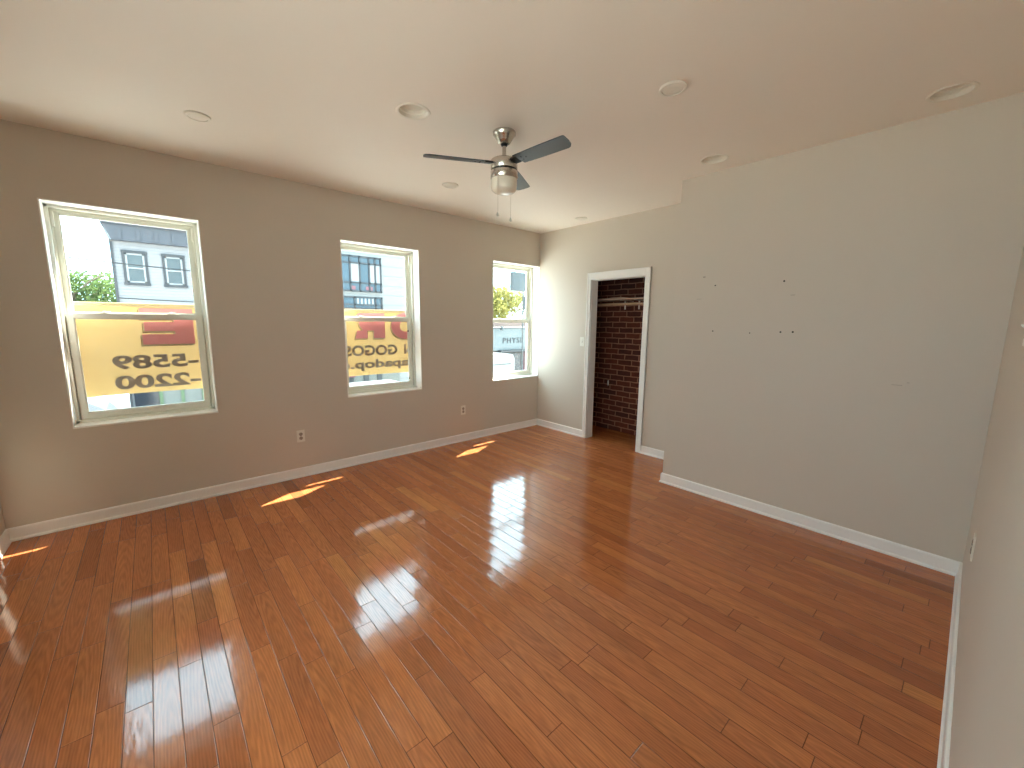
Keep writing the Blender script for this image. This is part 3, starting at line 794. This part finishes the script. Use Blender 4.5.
# ------------------------------------------------------------------ banner outside the windows
YN = 4.424
t = root('hanging_banner', (1.2, YN, 1.605), 'long yellow vinyl banner hung across the outside of the windows, read from behind', 'banner')
bw = MB(); b = bw.bm
NX, NZ = 110, 18
X0, X1, Z0, Z1 = -1.3, 2.95, 0.893, 1.605
def wav(x, z):
    s = (Z1 - z) / (Z1 - Z0)
    return 0.0022 * math.sin(x * 7.1 + z * 2) + 0.0018 * math.sin(x * 17.0 - z * 9.0) * s
def sag(x): return 0.010 * math.sin((x + 0.5) * 3.3)
gridf = []
for side in (0, 1):
    g = [[b.verts.new((X0 + (X1 - X0) * i / NX - 1.2, wav(X0 + (X1 - X0) * i / NX, Z0 + (Z1 - Z0) * j / NZ) + side * 0.0008, Z0 + (Z1 - Z0) * j / NZ - 1.605 + (sag(X0 + (X1 - X0) * i / NX) * 0.4 if j in (0,) else 0))) for i in range(NX + 1)] for j in range(NZ + 1)]
    gridf.append(g)
# a single sheet: light passes once through the vinyl
for j in range(NZ):
    for i in range(NX):
        b.faces.new((gridf[0][j][i], gridf[0][j][i + 1], gridf[0][j + 1][i + 1], gridf[0][j + 1][i]))
for r_ in gridf[1]:
    for v in r_: b.verts.remove(v)
ban = bw.build('banner_sheet', M['banner'], t, True)
hem = MB()
hem.box(X0 - 1.2, X1 - 1.2, -0.003, -0.0022, Z1 - 1.605 - 0.020, Z1 - 1.605 + 0.004)
hem.build('hem', M['pale_ink'], t)
rope = MB().tube([(X0 - 1.2 + (X1 - X0) * i / 30, 0.002, 0.004) for i in range(31)], 0.0035, 6)
rope.build('top_rope', M['pale_ink'], t, True)

def sheet_poly(polys, off, name, mat):
    """flat ink shapes lying just inside the banner sheet (world x, z points)"""
    mb = MB(); bm = mb.bm
    for poly in polys:
        vs = [bm.verts.new((x - 1.2, off, z - 1.605)) for x, z in poly]
        bm.faces.new(vs)
    bmesh.ops.triangulate(bm, faces=bm.faces[:])
    return mb.build(name, mat, t)

def ring(cx, cz, rx, rz, tx, tz, n=40):
    out = []
    for i in range(n):
        a0, a1 = 2 * math.pi * i / n, 2 * math.pi * (i + 1) / n
        P = lambda a, k: (cx + (rx - tx * k) * math.cos(a), cz + (rz - tz * k) * math.sin(a))
        out.append([P(a0, 0), P(a1, 0), P(a1, 1), P(a0, 1)])
    return out
def grow(polys, dx, dz): return [[(x + dx, z + dz) for x, z in p] for p in polys]
# E (window 1): its spine is at higher x, arms point towards lower x when seen from the room
E_ = [[(0.28, 1.285), (0.28, 1.575), (0.155, 1.575), (0.155, 1.285)],
      [(0.156, 1.285), (0.156, 1.367), (-0.052, 1.367), (-0.052, 1.285)],
      [(0.156, 1.392), (0.156, 1.466), (-0.035, 1.466), (-0.035, 1.392)],
      [(0.156, 1.492), (0.156, 1.575), (-0.052, 1.575), (-0.052, 1.492)]]
R_l = [[(1.985, 1.300), (1.985, 1.575), (1.855, 1.575), (1.855, 1.300)],
       [(1.856, 1.385), (1.856, 1.478), (1.69, 1.478), (1.70, 1.44), (1.735, 1.385)],
       [(1.856, 1.496), (1.856, 1.575), (1.70, 1.575), (1.665, 1.55), (1.66, 1.515), (1.667, 1.496)],
       [(1.785, 1.386), (1.785, 1.300), (1.650, 1.300), (1.670, 1.386)]]
O_l = ring(2.235, 1.435, 0.175, 0.150, 0.105, 0.085)
F_l = [[(2.80, 1.290), (2.80, 1.575), (2.67, 1.575), (2.67, 1.290)],
       [(2.671, 1.395), (2.671, 1.460), (2.50, 1.460), (2.50, 1.395)],
       [(2.671, 1.500), (2.671, 1.575), (2.45, 1.575), (2.45, 1.500)]]
for nm, polys in (('letter_E', E_), ('letter_R', R_l), ('letter_O', O_l), ('letter_F', F_l)):
    nm = 'red_letter'
    sheet_poly(grow(polys, -0.012, -0.014), -0.0052, 'letter_shadow', M['shadow_ink'])
    sheet_poly(grow(polys, -0.007, -0.008), -0.0058, 'letter_outline', M['pale_ink'])
    sheet_poly(polys, -0.0064, nm, M['red_ink'])

def banner_text(body, x_right, x_left, z0, z1, name):
    """letters printed on the street side, so they read mirrored from the room; spans x_right (first letter) to x_left"""
    cu = bpy.data.curves.new(name, 'FONT'); cu.body = body; cu.size = 1.0; cu.offset = 0.036; cu.resolution_u = 6
    tmp = bpy.data.objects.new('tmp_text', cu); COL.objects.link(tmp)
    dg = bpy.context.evaluated_depsgraph_get()
    me = bpy.data.meshes.new_from_object(tmp.evaluated_get(dg))
    bpy.data.objects.remove(tmp); bpy.data.curves.remove(cu)
    xs = [v.co.x for v in me.vertices]; ys = [v.co.y for v in me.vertices]
    ax, bx, ay, by = min(xs), max(xs), min(ys), max(ys)
    for v in me.vertices:
        fx_ = (v.co.x - ax) / (bx - ax); fy_ = (v.co.y - ay) / (by - ay)
        v.co = Vector((x_right + (x_left - x_right) * fx_ - 1.2, -0.0056, z0 + (z1 - z0) * fy_ - 1.605))
    me.materials.clear(); me.materials.append(M['ink'])
    o = bpy.data.objects.new(name, me); COL.objects.link(o); o.parent = t
    return o
banner_text('-5589', 0.292, -0.245, 1.092, 1.205, 'phone_digits')
banner_text('-2200', 0.292, -0.245, 0.935, 1.045, 'phone_digits')
banner_text('N', 2.320, 2.212, 1.112, 1.224, 'name_lettering')
banner_text('GOGOS', 2.125, 1.525, 1.110, 1.226, 'name_lettering')
banner_text('papadop.c', 2.365, 1.485, 0.945, 1.068, 'web_lettering')

# ------------------------------------------------------------------ the street outside
st = MB().box(-60, 80, -50.0, 25.0, STREET - 0.2, STREET).build('road', M['street'])
tag(st, 'sunlit pale street far below the windows', 'road', kind='structure')
sw = MB().box(-60, 80, 22.8, 70, STREET - 0.2, STREET + 0.14).build('sidewalk', M['walk'])
tag(sw, 'pale sidewalk along the opposite side of the street', 'sidewalk', kind='structure')
YS = 26.0

def street_window(mb_parent, x0, x1, z0, z1, y, trimw=0.10):
    w = MB()
    w.box(x0 - .02, x1 + .02, y - 0.07, y + 0.03, z1 - trimw, z1 + .02).box(x0 - .03, x1 + .03, y - 0.09, y + 0.03, z0 - .02, z0 + trimw)
    w.box(x0, x0 + trimw, y - 0.06, y + 0.03, z0 + trimw, z1 - trimw).box(x1 - trimw, x1, y - 0.06, y + 0.03, z0 + trimw, z1 - trimw)
    wo = w.build('window', M['dark_trim'], mb_parent)
    a, b_, c, d_ = x0 + trimw, x1 - trimw, z0 + trimw, z1 - trimw
    s = MB(); q = 0.07; zm = (c + d_) / 2
    s.box(a, a + q, y - 0.04, y + 0.02, c, d_).box(b_ - q, b_, y - 0.04, y + 0.02, c, d_)
    s.box(a, b_, y - 0.04, y + 0.02, c, c + q).box(a, b_, y - 0.04, y + 0.02, d_ - q, d_).box(a, b_, y - 0.045, y + 0.02, zm - 0.03, zm + 0.03)
    s.build('sash', M['sash_white'], wo)
    MB().box(a + q - .01, b_ - q + .01, y - 0.015, y + 0.01, c + q - .01, d_ - q + .01).build('pane', M['dull_glass'], wo)

# white row house seen through the left window
t = root('row_house', (0, 0, 0), 'white sided row house with slate cornice and two dark-trimmed windows, beyond the left window', 'house')
MB().box(-0.93, 4.6, YS, YS + 9, STREET + 0.1, 5.0).build('siding_wall', M['siding'], t)
c = MB().prism([(-0.93, 4.93), (-0.98, 5.10), (-1.10, 5.40), (-1.20, 5.55), (-1.20, 5.66), (4.75, 5.66), (4.75, 4.93)], YS - 0.30, YS + 9)
for i in range(9): c.box(-0.7 + i * 0.62, -0.58 + i * 0.62, YS - 0.36, YS - 0.29, 4.98, 5.45)
c.box(-1.22, 4.78, YS - 0.42, YS + 9, 5.62, 5.70)
c.build('cornice', M['cornice'], t)
MB().box(-1.02, -0.92, YS - 0.07, YS + 0.05, STREET + 0.2, 4.95).build('downspout', M['dark_trim'], t)
street_window(t, -0.66, 0.20, 3.02, 4.53, YS); street_window(t, 0.72, 1.57, 3.01, 4.51, YS); street_window(t, 2.4, 3.25, 3.01, 4.51, YS)
MB().box(-0.85, 0.02, YS - 0.05, YS, -3.0, -1.3).build('shop_window', M['shop_dark'], t)
g = MB()
for x in (0.04, 0.86, 1.70, 2.5): g.box(x, x + 0.14, YS - 0.10, YS, STREET + 0.14, -1.25)
g.box(0.04, 2.64, YS - 0.10, YS, -1.45, -1.25).box(0.04, 2.64, YS - 0.10, YS, STREET + 0.14, -2.75)
go = g.build('shop_front', M['green'], t)
for x in (0.18, 1.00, 1.84): MB().box(x, x + 0.68, YS - 0.05, YS, -2.75, -1.45).build('pane', M['poster'], go)

# modern building seen through the middle window
t = root('apartment_building', (0, 0, 0), 'pale panelled building with a dark-framed glazed bay, beyond the middle window', 'building')
MB().box(6.0, 14.6, YS, YS + 10, STREET + 0.1, 8.2).build('panel_wall', M['panel'], t)
def bay(x0, x1, z0, z1, vs, hs):
    o = MB().box(x0, x1, YS - 0.03, YS, z0, z1).build('window', M['blue_glass'], t)
    q = MB()
    for x in vs: q.box(x - 0.045, x + 0.045, YS - 0.09, YS - 0.02, z0, z1)
    for z in hs: q.box(x0, x1, YS - 0.09, YS - 0.02, z - 0.045, z + 0.045)
    q.build('mullions', M['dark_trim'], o)
    return o
o1 = bay(8.2, 11.56, 3.27, 5.46, (8.25, 8.95, 9.55, 10.15, 10.75, 11.14, 11.51), (3.32, 3.83, 5.02, 5.41))
for x0, x1, k in ((9.62, 9.85, 'pink'), (10.5, 10.95, 'pink')): MB().box(x0, x1, YS - 0.045, YS - 0.029, 3.40, 3.62).build('window_box', M[k], o1)
for x0, x1 in ((9.60, 10.10), (10.80, 11.09), (11.19, 11.46)): MB().box(x0, x1, YS - 0.045, YS - 0.029, 3.88, 4.97).build('curtain', M['sash_white'], o1)
o2 = bay(8.2, 11.56, 2.22, 2.98, (8.25, 9.0, 9.75, 11.10, 11.51), (2.26, 2.48, 2.94))
for i in range(5): MB().box(9.9 + i * 0.24, 10.02 + i * 0.24, YS - 0.045, YS - 0.029, 2.52, 2.88).build('blind', M['sash_white'], o2)
MB().box(6.0, 14.6, YS - 0.25, YS, 1.2, 1.7).build('string_course', M['sash_white'], t)
for x in (9.1, 10.1, 11.0): MB().box(x, x + 0.32, YS - 0.12, YS, STREET + 0.14, -0.9).build('pilaster', M['pole'], t)
MB().box(9.42, 12.6, YS - 0.05, YS, -3.2, -1.0).build('shop_window', M['poster'], t)
sgn = MB().box(8.75, 9.45, YS - 0.4, YS - 0.1, -2.05, -1.30, 0.05).build('shop_sign', M['pink'], t)

# low shop seen through the corner window
t = root('corner_shop', (0, 0, 0), 'low shop with a pale blue PHYSI sign and pink cornice, beyond the corner window', 'shop')
MB().box(18.5, 29.0, YS, YS + 9, STREET + 0.1, 1.02).build('stone_wall', M['rubble'], t)
MB().box(18.4, 29.1, YS - 0.30, YS + 9, 1.02, 1.48).build('cornice', M['band'], t)
MB().box(18.6, 28.0, YS - 0.22, YS, -0.82, 0.98).build('sign_fascia', M['fascia'], t)
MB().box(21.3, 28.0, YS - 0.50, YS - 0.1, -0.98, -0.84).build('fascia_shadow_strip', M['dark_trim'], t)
cu = bpy.data.curves.new('sign_letters', 'FONT'); cu.body = 'PHYSI'; cu.size = 0.62; cu.space_character = 1.28; cu.extrude = 0.02; cu.offset = 0.004
tmp = bpy.data.objects.new('tmp_text', cu); COL.objects.link(tmp)
me = bpy.data.meshes.new_from_object(tmp.evaluated_get(bpy.context.evaluated_depsgraph_get()))
bpy.data.objects.remove(tmp); bpy.data.curves.remove(cu)
xs = [v.co.x for v in me.vertices]; k = 2.05 / (max(xs) - min(xs))
me.transform(Matrix.Translation((21.68, YS - 0.24, -0.24)) @ Matrix.Rotation(math.pi / 2, 4, 'X') @ Matrix.Diagonal((k, 1, 1, 1)))
me.materials.clear(); me.materials.append(M['letter'])
lo = bpy.data.objects.new('sign_letters', me); COL.objects.link(lo); lo.parent = t
r_ = MB().tube([(18.8, YS - 0.75, 1.02), (28.0, YS - 0.75, 1.02)], 0.06, 8)
for x in (21.15, 24.45): r_.tube([(x, YS - 0.1, 1.02), (x, YS - 0.8, 1.02)], 0.05, 8)
r_.build('lamp_rail', M['pole'], t)
for x in (21.15, 24.40): MB().lathe([(0.05, 0.16), (0.10, 0.10), (0.16, -0.16), (0.001, -0.18)], (x, YS - 0.78, 1.0), 14, cap=False).build('sign_lamp', M['pole'], t)
MB().box(24.15, 24.55, YS - 0.35, YS - 0.05, -3.2, -1.0).build('pink_sign', M['pink'], t)
MB().box(22.9, 23.9, YS - 0.06, YS, -3.2, -1.15).build('shop_window', M['shop_dark'], t)

# sign box on a pole
t = root('street_sign', (13.0, 14.0, STREET), 'blank blue grey sign box on a tall thin steel pole, in the corner window', 'sign')
MB().box(-0.72, 0.22, -0.12, 0.12, 6.38, 7.20, 0.03).build('sign_box', M['sign_box'], t)
MB().lathe([(0.045, 0.0), (0.040, 3.2), (0.036, 6.40)], (0, 0, 0), 14).build('pole', M['pole'], t, True)
MB().lathe([(0.16, 0.0), (0.16, 0.03), (0.06, 0.06)], (0, 0, 0), 20).build('base_plate', M['pole'], t, True)
MB().box(0.06, 0.34, -0.03, 0.03, 5.55, 6.15, 0.01).build('small_plate', M['sign_box'], t)

# parked vans
def van(name, x, y, mat, label, length=5.6, h=2.45, rz=0.0):
    t = root(name, (x, y, STREET), label, 'van', 'vans parked along the street', rz=rz)
    L2 = length / 2
    body = [(-L2, 0.42), (-L2, h - 0.25), (-L2 + 0.15, h), (L2 - 1.75, h), (L2 - 1.25, h - 0.35), (L2 - 0.85, 1.22), (L2 - 0.12, 1.02), (L2, 0.78), (L2, 0.42)]
    MB().prism(body, -0.95, 0.95).build('body', mat, t)
    w_ = MB().prism([(L2 - 2.2, 1.35), (L2 - 2.2, h - 0.35), (L2 - 1.55, h - 0.35), (L2 - 1.05, 1.35)], -0.965, 0.965)
    w_.build('side_window', M['dull_glass'], t)
    MB().box(-L2 + 0.3, L2 - 2.4, -0.96, 0.96, h - 0.62, h - 0.56).build('body_rib', M['pole'], t)
    MB().box(-L2 - 0.06, L2 + 0.06, -0.93, 0.93, 0.36, 0.52, 0.03).build('bumper', M['tyre'], t)
    for sx in (-L2 + 1.0, L2 - 0.95):
        for sy in (-0.86, 0.86):
            wh = MB().lathe([(0.20, -0.11), (0.34, -0.11), (0.36, -0.08), (0.36, 0.08), (0.34, 0.11), (0.20, 0.11)], (sx, sy, 0.36), 24, 'Y', cap=False).build('wheel', M['tyre'], t)
            MB().lathe([(0.20, -0.09), (0.20, 0.09)], (sx, sy, 0.36), 18, 'Y').build('hub', M['pole'], wh)
    return t
van('delivery_van', 14.70, 20.2, M['van'], 'tall white van parked in front of the shop, in the corner window', 5.0, 2.98, math.pi)
van('delivery_van', -2.6, 21.2, M['van_grey'], 'silver grey van parked on the street, below the banner in the left window', 4.8, 2.1)
van('delivery_van', 9.3, 20.6, M['van'], 'low white van parked on the street, below the banner in the middle window', 4.6, 1.75)

# trees: a trunk with limbs and a crown of many leaves
def tree(x, y, z0, h, r, mat, label, seed, n=2600, leaf=0.22):
    rnd = random.Random(seed)
    t = root('street_tree', (x, y, z0), label, 'tree', 'trees behind the houses')
    tr = MB().lathe([(0.24, 0), (0.17, h * 0.45), (0.10, h * 0.8)], (0, 0, 0), 10)
    for i in range(7):
        a = i * 0.9 + rnd.random(); zz = h * (0.42 + 0.06 * i)
        tr.tube([(0, 0, zz), (math.cos(a) * r * 0.4, math.sin(a) * r * 0.4, zz + h * 0.10), (math.cos(a) * r * 0.75, math.sin(a) * r * 0.75, zz + h * 0.15)], 0.05, 6)
    tr.build('trunk', M['bark'], t)
    blobs = [(Vector((rnd.uniform(-.6, .6) * r, rnd.uniform(-.6, .6) * r, h * rnd.uniform(0.50, 0.84))), r * rnd.uniform(0.30, 0.48)) for _ in range(22)]
    cr_ = MB(); b = cr_.bm
    for i in range(n):
        c0, rr_ = rnd.choice(blobs)
        v = Vector((rnd.gauss(0, 1), rnd.gauss(0, 1), rnd.gauss(0, 1))).normalized() * rr_ * rnd.uniform(0.6, 1.05)
        p = c0 + v
        q = Vector((rnd.gauss(0, 1), rnd.gauss(0, 1), rnd.gauss(0, 1))).normalized(); s = q.orthogonal().normalized(); w_ = q.cross(s)
        k = leaf * rnd.uniform(0.6, 1.2)
        b.faces.new([b.verts.new(p + s * k), b.verts.new(p + w_ * k * 0.45), b.verts.new(p - s * k), b.verts.new(p - w_ * k * 0.45)])
    cr_.build('crown', mat, t)
    return t
tree(-3.4, 38.0, STREET, 8.2, 3.1, M['leaf'], 'green tree left of the white row house, in the left window', 3, 9000, 0.17)
tree(31.6, 39.5, STREET, 10.2, 4.0, M['leaf_yellow'], 'yellow-green tree over the low shop roof, in the corner window', 8, 7000, 0.2)
tree(39.6, 39.5, STREET, 9.4, 3.0, M['leaf'], 'green tree right of the sign pole, in the corner window', 12, 2200, 0.2)

# overhead cables strung to the row house
def cable(p0, p1, sag_, r, label):
    p0, p1 = Vector(p0), Vector(p1)
    o = MB().tube([p0.lerp(p1, i / 24) - Vector((0, 0, sag_ * 4 * (i / 24) * (1 - i / 24))) for i in range(25)], r, 6).build('overhead_cable', M['wire'], None, True)
    return tag(o, label, 'cable', 'cables across the street')
cable((-5.2, 24.6, 4.15), (4.0, YS - 0.50, 3.75), 0.10, 0.022, 'thin dark cable crossing the sky in the left window')
t = root('utility_pole', (-5.2, 24.75, STREET + 0.14), 'wooden utility pole with a crossarm, holding the cable left of the white row house', 'utility pole')
MB().lathe([(0.17, 0.0), (0.14, 4.0), (0.11, 8.6), (0.05, 8.66)], (0, 0, 0), 14).build('post', M['bark'], t, True)
MB().box(-0.06, 0.06, -0.9, 0.9, 7.55, 7.67, 0.01).build('crossarm', M['bark'], t)
for y in (-0.8, -0.4, 0.4, 0.8): MB().lathe([(0.03, 7.67), (0.05, 7.70), (0.05, 7.78), (0.02, 7.82)], (0, y, 0), 10).build('insulator', M['plastic'], t, True)
cable((-0.95, YS - 0.18, 2.40), (4.4, YS - 0.18, 2.28), 0.02, 0.022, 'thin dark cable along the siding low on the white row house')
